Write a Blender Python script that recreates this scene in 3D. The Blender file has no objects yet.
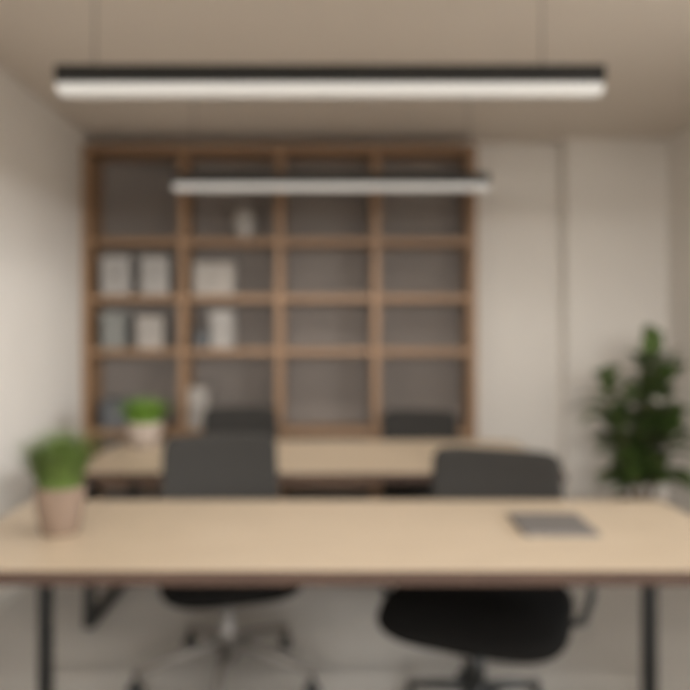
import bpy, bmesh, math, random
from mathutils import Vector, Matrix
R = math.radians
S = bpy.context.scene
C = S.collection
random.seed(4)

# ------------------------------------------------------------------ materials
def mat(name, col, rough=.6, metal=0, var=.06, scale=8, bump=0, emit=None, spec=.5, stretch=(1,1,1)):
    m = bpy.data.materials.new(name); m.use_nodes = True
    n = m.node_tree.nodes; l = m.node_tree.links; b = n['Principled BSDF']
    b.inputs['Roughness'].default_value = rough; b.inputs['Metallic'].default_value = metal
    b.inputs['Specular IOR Level'].default_value = spec
    tc = n.new('ShaderNodeTexCoord'); mp = n.new('ShaderNodeMapping'); mp.inputs['Scale'].default_value = stretch
    l.new(tc.outputs['Object'], mp.inputs['Vector'])
    no = n.new('ShaderNodeTexNoise'); no.inputs['Scale'].default_value = scale; no.inputs['Detail'].default_value = 5
    l.new(mp.outputs[0], no.inputs['Vector'])
    cr = n.new('ShaderNodeValToRGB'); cr.color_ramp.elements[0].position = .3; cr.color_ramp.elements[1].position = .7
    cr.color_ramp.elements[0].color = (*[c*(1-var) for c in col], 1); cr.color_ramp.elements[1].color = (*[min(1, c*(1+var)) for c in col], 1)
    l.new(no.outputs['Fac'], cr.inputs['Fac']); l.new(cr.outputs[0], b.inputs['Base Color'])
    if bump:
        bp = n.new('ShaderNodeBump'); bp.inputs['Strength'].default_value = bump; bp.inputs['Distance'].default_value = .004
        l.new(no.outputs['Fac'], bp.inputs['Height']); l.new(bp.outputs[0], b.inputs['Normal'])
    if emit:
        b.inputs['Emission Color'].default_value = (*emit[0], 1); b.inputs['Emission Strength'].default_value = emit[1]
    return m

def wood(name, c0, c1, rough=.4, ax=0, scale=5):
    m = mat(name, c0, rough, var=.0)
    n = m.node_tree.nodes; l = m.node_tree.links; b = n['Principled BSDF']
    st = [14, 14, 14]; st[ax] = .9
    tc = [x for x in n if x.type == 'TEX_COORD'][0]
    mp = n.new('ShaderNodeMapping'); mp.inputs['Scale'].default_value = st
    l.new(tc.outputs['Object'], mp.inputs['Vector'])
    no = n.new('ShaderNodeTexNoise'); no.inputs['Scale'].default_value = scale; no.inputs['Detail'].default_value = 7; no.inputs['Distortion'].default_value = .6
    l.new(mp.outputs[0], no.inputs['Vector'])
    cr = n.new('ShaderNodeValToRGB'); cr.color_ramp.elements[0].position = .3; cr.color_ramp.elements[1].position = .7
    cr.color_ramp.elements[0].color = (*c0, 1); cr.color_ramp.elements[1].color = (*c1, 1)
    l.new(no.outputs['Fac'], cr.inputs['Fac']); l.new(cr.outputs[0], b.inputs['Base Color'])
    return m

def floor_mat():
    m = mat('floor_tile', (.40, .38, .352), .55, var=.05, scale=2.5)
    n = m.node_tree.nodes; l = m.node_tree.links; b = n['Principled BSDF']
    tc = [x for x in n if x.type == 'TEX_COORD'][0]; cr = [x for x in n if x.type == 'VALTORGB'][0]
    br = n.new('ShaderNodeTexBrick'); br.inputs['Scale'].default_value = 1; br.offset = .5
    br.inputs['Brick Width'].default_value = 1.2; br.inputs['Row Height'].default_value = .3
    br.inputs['Mortar Size'].default_value = .004
    br.inputs['Color1'].default_value = (1, 1, 1, 1); br.inputs['Color2'].default_value = (.95, .945, .94, 1); br.inputs['Mortar'].default_value = (.85, .84, .82, 1)
    l.new(tc.outputs['Object'], br.inputs['Vector'])
    mx = n.new('ShaderNodeMix'); mx.data_type = 'RGBA'; mx.blend_type = 'MULTIPLY'; mx.inputs[0].default_value = 1
    l.new(cr.outputs[0], mx.inputs[6]); l.new(br.outputs['Color'], mx.inputs[7]); l.new(mx.outputs[2], b.inputs['Base Color'])
    return m

M = {
 'wall': mat('painted_plaster', (.66, .62, .57), .9, var=.015, scale=3, bump=.05),
 'ceiling': mat('ceiling_paint', (.62, .555, .485), .95, var=.015, scale=2),
 'floor': floor_mat(),
 'trim': mat('trim_paint', (.6, .57, .52), .6, var=.01),
 'oak': wood('pale_oak', (.42, .332, .238), (.49, .395, .29), .42, 0),
 'oak_shade_edge': wood('oak_shade_edge', (.038, .017, .009), (.055, .027, .015), .75, 0),  # desk sides: the edge's shade is put into this dark brown
 'shelf': wood('walnut_shelf', (.21, .117, .057), (.27, .158, .083), .5, 2),
 'shelf_back': mat('shelf_back_panel', (.17, .145, .127), .8, var=.06, scale=3),
 'black': mat('black_metal', (.012, .012, .011), .45, .3, var=.1),
 'fabric': mat('charcoal_fabric', (.033, .0305, .0275), .95, var=.12, scale=60, bump=.3, spec=.25),
 'blackfab': mat('black_fabric', (.007, .0065, .006), 1, var=.15, scale=60, bump=.3, spec=.06),
 'plastic': mat('black_plastic', (.015, .015, .014), .5, var=.08),
 'greymetal': mat('grey_metal', (.15, .135, .12), .5, .3, var=.05),
 'lift': mat('light_metal', (.2, .185, .17), .5, .2, var=.03),
 'diff': mat('lamp_diffuser', (.5, .49, .47), .6, var=.0, emit=((1, .96, .9), .23)),
 'pot': mat('clay_pot', (.175, .12, .085), .8, var=.08, scale=12, bump=.15),
 'pot2': mat('pale_pot', (.38, .31, .26), .75, var=.05, scale=12),
 'soil': mat('soil', (.05, .035, .022), 1, var=.4, scale=60, bump=.6),
 'grass': mat('grass_leaf', (.075, .115, .02), .6, var=.45, scale=20),
 'grass2': mat('bright_leaf', (.14, .26, .03), .6, var=.4, scale=20),
 'leaf': mat('dark_leaf', (.06, .10, .02), .6, var=.5, scale=9),
 'bark': mat('bark', (.12, .08, .045), .9, var=.3, scale=30),
 'book': mat('grey_cover', (.12, .108, .10), .6, var=.05),
 'paper': mat('paper', (.3, .28, .26), .9, var=.04, stretch=(1, 1, 60)),
 'white': mat('white_board', (.31, .29, .27), .8, var=.03),
 'cream': mat('cream_board', (.32, .29, .26), .8, var=.03),
 'greyb': mat('grey_board', (.19, .19, .175), .8, var=.04),
 'darkb': mat('dark_board', (.09, .095, .1), .8, var=.05),
 'glaze': mat('white_glaze', (.29, .265, .24), .4, var=.03),
}
def glass_mat():
    m = bpy.data.materials.new('window_glass'); m.use_nodes = True
    n = m.node_tree.nodes; l = m.node_tree.links; n.clear()
    o = n.new('ShaderNodeOutputMaterial'); a = n.new('ShaderNodeBsdfTransparent'); g = n.new('ShaderNodeBsdfGlossy')
    g.inputs['Roughness'].default_value = .02; x = n.new('ShaderNodeMixShader'); x.inputs[0].default_value = .06
    l.new(a.outputs[0], x.inputs[1]); l.new(g.outputs[0], x.inputs[2]); l.new(x.outputs[0], o.inputs[0])
    return m
M['glass'] = glass_mat()

# ------------------------------------------------------------------ mesh helpers
def BM(): return bmesh.new()
def box(bm, x0, x1, y0, y1, z0, z1, bev=0, seg=2, mx=None):
    r = bmesh.ops.create_cube(bm, size=1, matrix=Matrix.Translation(((x0+x1)/2, (y0+y1)/2, (z0+z1)/2)) @ Matrix.Diagonal((x1-x0, y1-y0, z1-z0, 1)))
    vs = r['verts']
    if bev:
        es = list({e for v in vs for e in v.link_edges})
        rr = bmesh.ops.bevel(bm, geom=es, offset=bev, segments=seg, profile=.5, affect='EDGES')
        vs = rr['verts']
    if mx: bmesh.ops.transform(bm, matrix=mx, verts=list({v for v in vs}))
    return vs
def tube(bm, pts, rad, seg=12, closed=False):
    pts = [Vector(p) for p in pts]; rads = rad if isinstance(rad, (list, tuple)) else [rad]*len(pts)
    rings = []; up = None
    for i, p in enumerate(pts):
        a = pts[i-1] if i else (pts[-1] if closed else p); b = pts[i+1] if i < len(pts)-1 else (pts[0] if closed else p)
        t = (b-a).normalized()
        if up is None:
            up = Vector((0, 0, 1)) if abs(t.z) < .9 else Vector((1, 0, 0))
        s = t.cross(up).normalized(); up = s.cross(t).normalized()
        rings.append([bm.verts.new(p + (s*math.cos(2*math.pi*k/seg) + up*math.sin(2*math.pi*k/seg))*rads[i]) for k in range(seg)])
    m = len(rings)
    for i in range(m if closed else m-1):
        A = rings[i]; B = rings[(i+1) % m]
        for k in range(seg): bm.faces.new((A[k], A[(k+1) % seg], B[(k+1) % seg], B[k]))
    if not closed:
        bm.faces.new(rings[0][::-1]); bm.faces.new(rings[-1])
def lathe(bm, prof, seg=40, c=(0, 0, 0)):
    rings = []
    for r, z in prof:
        if r < 1e-6: rings.append([bm.verts.new((c[0], c[1], c[2]+z))])
        else: rings.append([bm.verts.new((c[0]+r*math.cos(2*math.pi*k/seg), c[1]+r*math.sin(2*math.pi*k/seg), c[2]+z)) for k in range(seg)])
    for A, B in zip(rings, rings[1:]):
        for k in range(seg):
            k2 = (k+1) % seg
            if len(A) == 1 and len(B) == 1: continue
            if len(A) == 1: bm.faces.new((A[0], B[k2], B[k]))
            elif len(B) == 1: bm.faces.new((A[k], A[k2], B[0]))
            else: bm.faces.new((A[k], A[k2], B[k2], B[k]))
def superq(bm, w, d, h, e1=.35, e2=.35, f=None, nu=56, nv=24, c=(0, 0, 0)):
    sp = lambda a, e: math.copysign(abs(a)**e, a)
    rings = []
    for j in range(nv+1):
        p = -math.pi/2 + math.pi*j/nv
        row = []
        for i in range(nu):
            t = 2*math.pi*i/nu
            v = Vector((w/2*sp(math.cos(p), e1)*sp(math.cos(t), e2), d/2*sp(math.cos(p), e1)*sp(math.sin(t), e2), h/2*sp(math.sin(p), e1)))
            if f: v = f(v)
            row.append(v+Vector(c))
        rings.append([bm.verts.new(q) for q in row] if 0 < j < nv else [bm.verts.new(sum(row, Vector())/nu)])
    for A, B in zip(rings, rings[1:]):
        for k in range(nu):
            k2 = (k+1) % nu
            if len(A) == 1: bm.faces.new((A[0], B[k2], B[k]))
            elif len(B) == 1: bm.faces.new((A[k], A[k2], B[0]))
            else: bm.faces.new((A[k], A[k2], B[k2], B[k]))
def obj(name, bm, m, parent=None, smooth=False, loc=None, mats=None):
    bmesh.ops.recalc_face_normals(bm, faces=bm.faces)
    me = bpy.data.meshes.new(name); bm.to_mesh(me); bm.free()
    for x in ([m] + (mats or [])): me.materials.append(x)
    if smooth:
        for p in me.polygons: p.use_smooth = True
    o = bpy.data.objects.new(name, me); C.objects.link(o)
    if parent: o.parent = parent
    if loc: o.location = loc
    return o
def tag(o, label, cat, group=None):
    o['label'] = label; o['category'] = cat
    if group: o['group'] = group
    return o
def thing(name, label, cat, loc=(0, 0, 0), rz=0, group=None):
    o = bpy.data.objects.new(name, None); C.objects.link(o); o.empty_display_size = .1
    o.location = loc; o.rotation_euler = (0, 0, rz)
    return tag(o, label, cat, group)
def struct(name, bm, m, parent=None):
    o = obj(name, bm, m, parent)
    if not parent: o['kind'] = 'structure'
    return o
def children(o): return [x for x in bpy.data.objects if x.parent == o]
def copy_tree(o, parent=None):
    c = o.copy(); C.objects.link(c); c.parent = parent
    for ch in children(o): copy_tree(ch, c)
    return c

# ------------------------------------------------------------------ the room
XL, XR, YB, YF, H = -1.695, 2.39, 5.0, -2.6, 2.775
T = .15
b = BM(); box(b, XL-T, XR+T, YF-T, YB+T, -.1, 0); struct('floor', b, M['floor'])
b = BM(); box(b, XL-T, XR+T, YF-T, YB+T, H, H+.1); struct('ceiling', b, M['ceiling'])
b = BM(); box(b, XL-T, XR+T, YB, YB+T, 0, H); struct('wall_back', b, M['wall'])
PX, PY = 1.67, 4.88     # wall projection in the right rear corner
b = BM(); box(b, PX, XR, PY, YB, 0, H); struct('wall_corner', b, M['wall'])
b = BM(); box(b, XL-T, XL, YF, YB, 0, H); struct('wall_left', b, M['wall'])
def wall_open_x(name, x0, x1, y0, y1, oy0, oy1, oz0, oz1):
    b = BM(); box(b, x0, x1, y0, oy0, 0, H); box(b, x0, x1, oy1, y1, 0, H); box(b, x0, x1, oy0, oy1, 0, oz0); box(b, x0, x1, oy0, oy1, oz1, H)
    return struct(name, b, M['wall'])
W1 = (-1.6, 2.6, .75, 2.25)
wall_open_x('wall_right', XR, XR+T, YF, YB, *W1)
W2 = (-1.3, 1.7, .5, 2.3)
b = BM(); box(b, XL-T, W2[0], YF-T, YF, 0, H); box(b, W2[1], XR+T, YF-T, YF, 0, H); box(b, W2[0], W2[1], YF-T, YF, 0, W2[2]); box(b, W2[0], W2[1], YF-T, YF, W2[3], H)
struct('wall_front', b, M['wall'])
# windows
b = BM(); x = XR+.04; y0, y1, z0, z1 = W1
for k in range(4):
    yy = y0 + (y1-y0-.05)*k/3; box(b, x, x+.06, yy, yy+.05, z0, z1)
box(b, x, x+.06, y0, y1, z0, z0+.05); box(b, x, x+.06, y0, y1, z1-.05, z1)
w = struct('window_1', b, M['trim']); b = BM(); box(b, x+.025, x+.031, y0+.02, y1-.02, z0+.02, z1-.02); obj('pane', b, M['glass'], w)
b = BM(); y = YF-.1; x0, x1, z0, z1 = W2
for k in range(3):
    xx = x0 + (x1-x0-.05)*k/2; box(b, xx, xx+.05, y, y+.06, z0, z1)
box(b, x0, x1, y, y+.06, z0, z0+.05); box(b, x0, x1, y, y+.06, z1-.05, z1)
w = struct('window_2', b, M['trim']); b = BM(); box(b, x0+.02, x1-.02, y+.025, y+.031, z0+.02, z1-.02); obj('pane', b, M['glass'], w)
# baseboards
b = BM(); box(b, XL, XL+.012, YF, YB, 0, .08, .003); struct('baseboard_left', b, M['trim'])
b = BM(); box(b, 1.03, PX, YB-.012, YB, 0, .08, .003); struct('baseboard_back', b, M['trim'])
b = BM(); box(b, XR-.012, XR, YF, PY, 0, .08, .003); struct('baseboard_right', b, M['trim'])
b = BM(); box(b, PX, XR-.012, PY-.012, PY, 0, .08, .003); struct('baseboard_corner', b, M['trim'])

# ------------------------------------------------------------------ built-in shelf
SX0, SX1, SY0, SY1, SZ = -1.69, 1.0, 4.70, 4.998, 2.685
t = thing('bookshelf', 'tall brown wooden open bookshelf with square bays on the back wall', 'bookshelf', (0, SY0, 0))
def P(x0, x1, z0, z1, y0=0, y1=SY1-SY0-.018, bev=.002):
    b = BM(); box(b, x0, x1, y0, y1, z0, z1, bev); return b
th = .05
b = BM(); box(b, SX0, SX1, SY1-SY0-.018, SY1-SY0, 0.0, SZ); obj('back_panel', b, M['shelf_back'], t)
obj('top_board', P(SX0, SX1, SZ-th, SZ), M['shelf'], t)
obj('side_panel', P(SX0, SX0+th, 0, SZ-th), M['shelf'], t); obj('side_panel', P(SX1-th, SX1, 0, SZ-th), M['shelf'], t)
NB = 4; bw = (SX1-SX0-th)/NB
for k in range(1, NB): obj('divider', P(SX0+k*bw, SX0+k*bw+th, 0, SZ-th), M['shelf'], t)
shz = [2.025, 1.637, 1.27, .72, .38, .06]; st = .045
for k in range(NB):
    for z in shz: obj('shelf_board', P(SX0+k*bw+th, SX0+(k+1)*bw, z-st/2, z+st/2, .004), M['shelf'], t)

def on_shelf(px, z, w, h, d, m, label, name='storage_box', cat='box', y=SY0+.03, grp=None):
    # open topped file box with a label holder and finger hole rim
    t = thing(name, label, cat, (px, y+d/2, z+st/2), 0, grp)
    b = BM(); wt = .006
    box(b, -w/2, w/2, -d/2, d/2, 0, h*.82, .004); obj('body', b, m, t)
    b = BM(); box(b, -w/2-.004, w/2+.004, -d/2-.004, d/2+.004, h*.82, h, .004); obj('lid', b, m, t)
    b = BM(); box(b, -w*.16, w*.16, -d/2-.004, -d/2-.0005, h*.45, h*.58); obj('label_holder', b, M['lift'], t)
    return t
r2, r3, r4 = shz[1], shz[2], shz[3]
on_shelf(-1.475, r2, .195, .265, .2, M['white'], 'white lidded storage box, left one of two in the second row, leftmost bay')
on_shelf(-1.205, r2, .185, .265, .2, M['white'], 'white lidded storage box beside the divider in the second row, leftmost bay')
on_shelf(-.80, r2, .27, .22, .2, M['cream'], 'wide cream storage box in the second row, second bay from left')
on_shelf(-1.49, r3, .16, .25, .2, M['greyb'], 'grey-green storage box at left of the third row, leftmost bay')
on_shelf(-1.24, r3, .17, .22, .2, M['cream'], 'low beige storage box at right of the third row, leftmost bay')
on_shelf(-.745, r3, .15, .26, .2, M['white'], 'pale upright storage box in the third row, second bay from left')
on_shelf(-.885, r3, .09, .12, .14, M['darkb'], 'small dark box beside the pale one in third row, second bay')
on_shelf(-1.47, r4, .21, .19, .22, M['darkb'], 'dark grey storage box behind the small plant, lowest visible row of leftmost bay')
on_shelf(-.91, r4, .12, .28, .22, M['cream'], 'cream upright file box beside the divider behind the left desk chair')
b = BM(); lathe(b, [(0, 0), (.045, 0), (.06, .02), (.078, .08), (.08, .13), (.06, .18), (.042, .2), (.048, .225), (.042, .225), (.036, .2), (0, .19)])
tag(obj('vase', b, M['glaze'], None, True, (-.60, 4.83, shz[0]+st/2)), 'white rounded ceramic vase on the second highest board, second bay', 'vase')

# ------------------------------------------------------------------ pendant lamps
def pendant(x, y, zb, label, cable_x):
    t = thing('pendant_light', label, 'ceiling light', (x, y, zb), 0, 'long linear pendant lights'); L = 1.815/2
    b = BM(); box(b, -L, L, -.034, .034, .048, .104, .004); obj('housing', b, M['black'], t)
    b = BM(); box(b, -L+.004, L-.004, -.028, .028, .014, .048, .008, 3); obj('diffuser', b, M['diff'], t)
    for cx in cable_x:
        b = BM(); tube(b, [(cx, 0, .1), (cx, 0, H-zb-.02)], .0025, 8); obj('cable', b, M['greymetal'], t)
        b = BM(); lathe(b, [(0, 0), (.03, 0), (.03, .016), (.026, .02), (0, .02)], 24, (cx, 0, H-zb-.02)); obj('ceiling_rose', b, M['trim'], t, True)
    return t
pendant(.0, 2.3, 2.190, 'large black linear pendant light with white diffuser above the front desk', (-.783, .707))
pendant(.005, 3.97, 2.212, 'smaller looking far linear pendant light hanging before the bookshelf', (-.79, .79))

# ------------------------------------------------------------------ desks
def desk(x, y0, y1, label, w=1.24, lx=1.12):
    t = thing('desk', label, 'desk', (x, y0, 0), 0); d = y1-y0
    b = BM(); box(b, -w, w, 0, d, .707, .75, .004, 2)
    o = obj('desktop', b, M['oak'], t, mats=[M['oak_shade_edge']])
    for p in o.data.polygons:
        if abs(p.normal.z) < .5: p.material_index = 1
    for s in (-1, 1):
        q = s*lx
        ys = (.07, d-.16)
        for yy in ys:
            b = BM(); box(b, q-.0225, q+.0225, yy-.0225, yy+.0225, .0, .667, .003); obj('leg', b, M['black'], t)
        b = BM(); box(b, q-.0225, q+.0225, ys[0]+.0225, ys[1]-.0225, .0, .045, .003); obj('floor_bar', b, M['black'], t)
        b = BM(); box(b, q-.0225, q+.0225, ys[0]-.0225, ys[1]+.0225, .667, .707, .003); obj('top_bar', b, M['black'], t)
    return t
desk(.065, 1.92, 2.72, 'long pale oak desk with black metal legs nearest the viewer, holding the potted plant')
desk(-.07, 3.23, 4.2, 'pale oak desk behind the first one, in front of the bookshelf', 1.18, 1.08)

# ------------------------------------------------------------------ chairs
def make_chair(x, y, rz, label, fab, arms, base_m, top=.94, bh=.44, sw=.54, spin=0, sd=.54, bwid=.50, br=.305, bz=0, sf=None, by=.30, sz=.445, cv=.75):
    t = thing('office_chair', label, 'chair', (x, y, 0), rz, 'swivel office chairs')
    b = BM()
    def fs(v):
        v.z += -.018*max(0, (-v.y-.12)/.15)**2 + .10*(v.x)**2 - .01*(v.y > 0)
        if v.z > 0: v.x *= .97
        return v
    superq(b, sw, sd, .085, .55, .42, fs, c=(0, -.0, sz)); obj('seat', b, sf or fab, t, True)
    b = BM()
    def fb(v):
        zz = v.z/bh
        v.y += -cv*v.x*v.x + .10*zz + .03*math.cos(zz*5)
        v.x *= 1 - .05*zz
        return v
    superq(b, bwid, .06, bh, .22, .45, fb, nv=32, c=(0, by, top-bh/2)); 
    # superq long axis is z: backrest cushion
    obj('backrest', b, fab, t, True)
    b = BM(); tube(b, [(0, .06, .385), (0, by-.06, .375), (0, by+.045, .41), (0, by+.065, .50), (0, by+.06, .66)], [.022, .022, .024, .022, .018], 12)
    obj('back_support', b, M['plastic'], t, True)
    b = BM(); box(b, -.1, .1, -.13, .13, .35, .415, .018, 3); obj('tilt_mechanism', b, M['plastic'], t)
    b = BM(); tube(b, [(.1, .02, .385), (.21, .02, .38), (.24, .02, .38)], [.006, .006, .011], 8); obj('lever', b, M['plastic'], t, True)
    b = BM(); lathe(b, [(0, .14), (.028, .14), (.028, .26), (.018, .262), (.018, .36), (0, .36)], 24); obj('gas_lift', b, M['lift'] if base_m is M['greymetal'] else M['plastic'], t, True)
    ob = BM()
    lathe(ob, [(0, .09), (.04, .09), (.045, .15+bz), (.036, .175+bz), (0, .175+bz)], 24)
    ends = []
    for k in range(5):
        a = -math.pi/2 - rz + spin + k*2*math.pi/5
        c, s = math.cos(a), math.sin(a)
        tube(ob, [(.02*c, .02*s, .145+bz), (br*.5*c, br*.5*s, .128+bz*.6), ((br+.01)*c, (br+.01)*s, .088)], [.024, .019, .014], 10)
        ends.append((br*c, br*s, a))
    base = obj('star_base', ob, base_m, t, True)
    for ex, ey, a in ends:
        b = BM(); tube(b, [(ex, ey, .05), (ex, ey, .09)], .008, 8)
        tx, ty = math.cos(a+.6), math.sin(a+.6); nx, ny = -ty, tx
        for sd in (-1, 1):
            cx, cy = ex+nx*.013*sd, ey+ny*.013*sd
            tube(b, [(cx-nx*.009, cy-ny*.009, .028), (cx-nx*.007, cy-ny*.007, .028), (cx+nx*.007, cy+ny*.007, .028), (cx+nx*.009, cy+ny*.009, .028)], [.024, .028, .028, .024], 18)
        obj('caster', b, M['plastic'], base, True)
    if arms:
        for s in (-1, 1):
            b = BM(); pts = [(s*.16, .03, .395), (s*.30, .03, .375), (s*.36, .03, .40), (s*.39, .04, .49), (s*.385, .05, .57), (s*.365, .04, .635)]
            tube(b, pts, [.014, .015, .016, .014, .013, .013], 10); a_ = obj('armrest', b, M['plastic'], t, True)
            b = BM(); superq(b, .07, .25, .03, .5, .5, None, 32, 12, (s*.365, .03, .645)); obj('arm_pad', b, M['plastic'], a_, True)
    return t
make_chair(-.41, 2.78, R(15), 'charcoal swivel chair with grey star base tucked at left of the front desk', M['fabric'], False, M['greymetal'], .955, .42, .55, bwid=.51, br=.36, bz=.02, sf=M['blackfab'])
make_chair(.54, 2.52, R(-22), 'swivel chair with armrests and black seat pushed under right of the front desk', M['fabric'], True, M['plastic'], .915, .38, .66, math.pi, sd=.64, bwid=.545, br=.25, bz=-.035, by=.42, sz=.418, cv=.4, sf=M['blackfab'])
make_chair(-.57, 4.28, R(4), 'charcoal swivel chair behind the left half of the rear desk', M['fabric'], False, M['greymetal'], .91, .42, .5, .2)
make_chair(.57, 4.28, R(-5), 'charcoal swivel chair behind the right half of the rear desk', M['fabric'], False, M['greymetal'], .89, .42, .5, .5)

# ------------------------------------------------------------------ plants
def blade(bm, p, az, ln, lean, w):
    prev = None; n = 6
    d = Vector((math.cos(az), math.sin(az), 0)); sd = Vector((-d.y, d.x, 0))
    for i in range(n+1):
        u = i/n; q = Vector(p) + d*(lean*u*u*ln) + Vector((0, 0, ln*(u - .35*lean*u*u)))
        ww = w*(1-u**1.6)*.5+.0002
        cur = [bm.verts.new(q-sd*ww), bm.verts.new(q+d*ww*.5), bm.verts.new(q+sd*ww)]
        if prev:
            bm.faces.new((prev[0], prev[1], cur[1], cur[0])); bm.faces.new((prev[1], prev[2], cur[2], cur[1]))
        prev = cur
def pot_plant(name, label, loc, r, h, fol_h, fol_r, pm, lm, n, seed, w=.008):
    rnd = random.Random(seed)
    t = thing(name, label, 'potted plant', loc)
    b = BM(); lathe(b, [(0, 0), (r*.70, 0), (r*.74, .004), (r*.9, h*.5), (r*.98, h*.9), (r, h), (r*.93, h), (r*.91, h*.9), (r*.88, h*.85), (0, h*.85)], 48)
    obj('pot', b, pm, t, True)
    b = BM(); lathe(b, [(0, h*.86), (r*.5, h*.88), (r*.885, h*.865)], 32); obj('soil', b, M['soil'], t, True)
    b = BM()
    for k in range(n):
        a = rnd.uniform(0, 2*math.pi); rr = r*.8*math.sqrt(rnd.random())
        L = fol_h*rnd.uniform(.55, 1.05)
        blade(b, (rr*math.cos(a), rr*math.sin(a), h*.86), a+rnd.uniform(-.8, .8), L, rnd.uniform(.05, fol_r)*(.4+rr/r), w*rnd.uniform(.7, 1.3))
    obj('foliage', b, lm, t, True)
    return t
pot_plant('potted_plant', 'bushy green grass plant in a brown clay pot on the front desk', (-.895, 2.29, .75), .083, .155, .22, .62, M['pot'], M['grass'], 620, 2, .010)
pot_plant('potted_plant', 'bright green plant in a pale pot on the rear desk', (-1.08, 4.02, .75), .105, .135, .17, .95, M['pot2'], M['grass2'], 520, 7, .013)

t = thing('potted_tree', 'tall leafy floor plant with broad green leaves in the right rear corner', 'potted plant', (1.84, 4.08, 0))
b = BM(); lathe(b, [(0, 0), (.13, 0), (.14, .01), (.17, .36), (.178, .40), (.165, .40), (.155, .36), (0, .36)], 48); obj('pot', b, M['pot'], t, True)
b = BM(); lathe(b, [(0, .372), (.1, .376), (.157, .364)], 32); obj('soil', b, M['soil'], t, True)
rnd = random.Random(11)
stems = [((0, 0), (.06, -.02), 1.30), ((-.05, .02), (-.22, .0), 1.14), ((.05, .0), (.14, -.04), 1.16), ((0, .05), (.04, .08), 1.22), ((-.02, -.05), (-.20, -.08), .92), ((.03, -.05), (.16, -.06), .85)]
fb = BM()
def leaf(bm, p, d, L, w):
    d = d.normalized(); s = d.cross(Vector((0, 0, 1)))
    s = s.normalized() if s.length > .01 else Vector((1, 0, 0)); u = s.cross(d)
    prev = None; n = 7
    for i in range(n+1):
        q = i/n; ww = w*math.sin(math.pi*min(1, q*.97+.03))**.8*.5*(1.15-q*.3)+.0005
        c = p + d*(L*q) - Vector((0, 0, 1))*L*.35*q*q
        cur = [bm.verts.new(c-s*ww+u*ww*.35), bm.verts.new(c), bm.verts.new(c+s*ww+u*ww*.35)]
        if prev:
            bm.faces.new((prev[0], prev[1], cur[1], cur[0])); bm.faces.new((prev[1], prev[2], cur[2], cur[1]))
        prev = cur
for (a, bb, z) in stems:
    pts = []
    for i in range(9):
        u = i/8; pts.append(Vector((a[0]+(bb[0]-a[0])*u**1.3, a[1]+(bb[1]-a[1])*u**1.3, .36+(z-.36)*u)))
    b = BM(); tube(b, pts, [.011-.007*i/8 for i in range(9)], 8); obj('stem', b, M['bark'], t, True)
    k = 0
    zz = .50
    while zz < z+.01:
        u = (zz-.36)/(z-.36); p = Vector((a[0]+(bb[0]-a[0])*u**1.3, a[1]+(bb[1]-a[1])*u**1.3, zz))
        for r_ in range(2):
            az = k*2.4+rnd.uniform(-.4, .4)+r_*3; el = rnd.uniform(.15, .9)+(.5 if u > .9 else 0)
            leaf(fb, p, Vector((math.cos(az)*math.cos(el), math.sin(az)*math.cos(el), math.sin(el))), rnd.uniform(.19, .29), rnd.uniform(.10, .145))
        k += 1; zz += .05
obj('foliage', fb, M['leaf'], t, True)

# ------------------------------------------------------------------ notebook on the front desk
t = thing('notebook', 'closed dark grey notebook lying on the right of the front desk', 'notebook', (.76, 2.36, .75), R(-2))
def nb(z0, z1, x0=-.12, x1=.12, y0=-.125, y1=.125, bv=.0015):
    b = BM(); box(b, x0, x1, y0, y1, z0, z1, bv)
    return b
obj('cover', nb(.0, .003), M['book'], t); obj('pages', nb(.003, .009, -.117, .116, -.121, .121), M['paper'], t); obj('cover', nb(.009, .012), M['book'], t)
obj('spine', nb(.0, .012, -.125, -.1205), M['book'], t)

# ------------------------------------------------------------------ light
w = bpy.data.worlds.new('World'); S.world = w; w.use_nodes = True
w.node_tree.nodes['Background'].inputs[0].default_value = (1, .95, .88, 1); w.node_tree.nodes['Background'].inputs[1].default_value = 3.0
def area(name, loc, rot, sx, sy, p, col):
    l = bpy.data.lights.new(name, 'AREA'); l.shape = 'RECTANGLE'; l.size = sx; l.size_y = sy; l.energy = p; l.color = col
    o = bpy.data.objects.new(name, l); C.objects.link(o); o.location = loc; o.rotation_euler = rot
    return o
area('daylight_right', (XR+3.2, (W1[0]+W1[1])/2-.3, 2.35), (0, R(86), 0), .5, 5.5, 400, (.94, .97, 1))
area('front_fill', ((W2[0]+W2[1])/2, YF-3.0, 2.3), (R(86), 0, 0), 5.5, .5, 470, (.98, .98, .97))  # strip lamp added beyond the unseen window to brighten the back wall
# the pendants' own downlight as area lamps, spread narrowed to hide their glare
a = area('pendant_glow', (0, 2.3, 2.2), (0, 0, 0), 1.8, .05, 3.5, (1, .95, .88)); a.data.spread = R(124)
a = area('pendant_glow', (.005, 3.97, 2.222), (0, 0, 0), 1.8, .05, 9, (1, .95, .88)); a.data.spread = R(144)
# made-up pendant over the viewer, unseen, added to light the walls
pendant(.0, .55, 2.190, 'made-up linear pendant light above the viewer, added to light the walls', (-.783, .707))
area('pendant_glow', (0, .55, 2.2), (0, 0, 0), 1.8, .05, 15, (1, .95, .88))  # light of the made-up pendant, added fill from lamp height

# ------------------------------------------------------------------ camera
cam = bpy.data.cameras.new('camera'); co = bpy.data.objects.new('camera', cam); C.objects.link(co)
co.location = (0, 0, 1.42); co.rotation_euler = (R(90), 0, 0)
cam.sensor_width = 36; cam.lens = 36; cam.shift_x = 15/690; cam.shift_y = -15/690
cam.clip_start = .02
cam.dof.use_dof = True; cam.dof.focus_distance = .5; cam.dof.aperture_fstop = 2.6
S.camera = co
v = S.view_settings; v.view_transform = 'Standard'; v.look = 'None'; v.gamma = 1; v.exposure = .25; v.use_curve_mapping = False
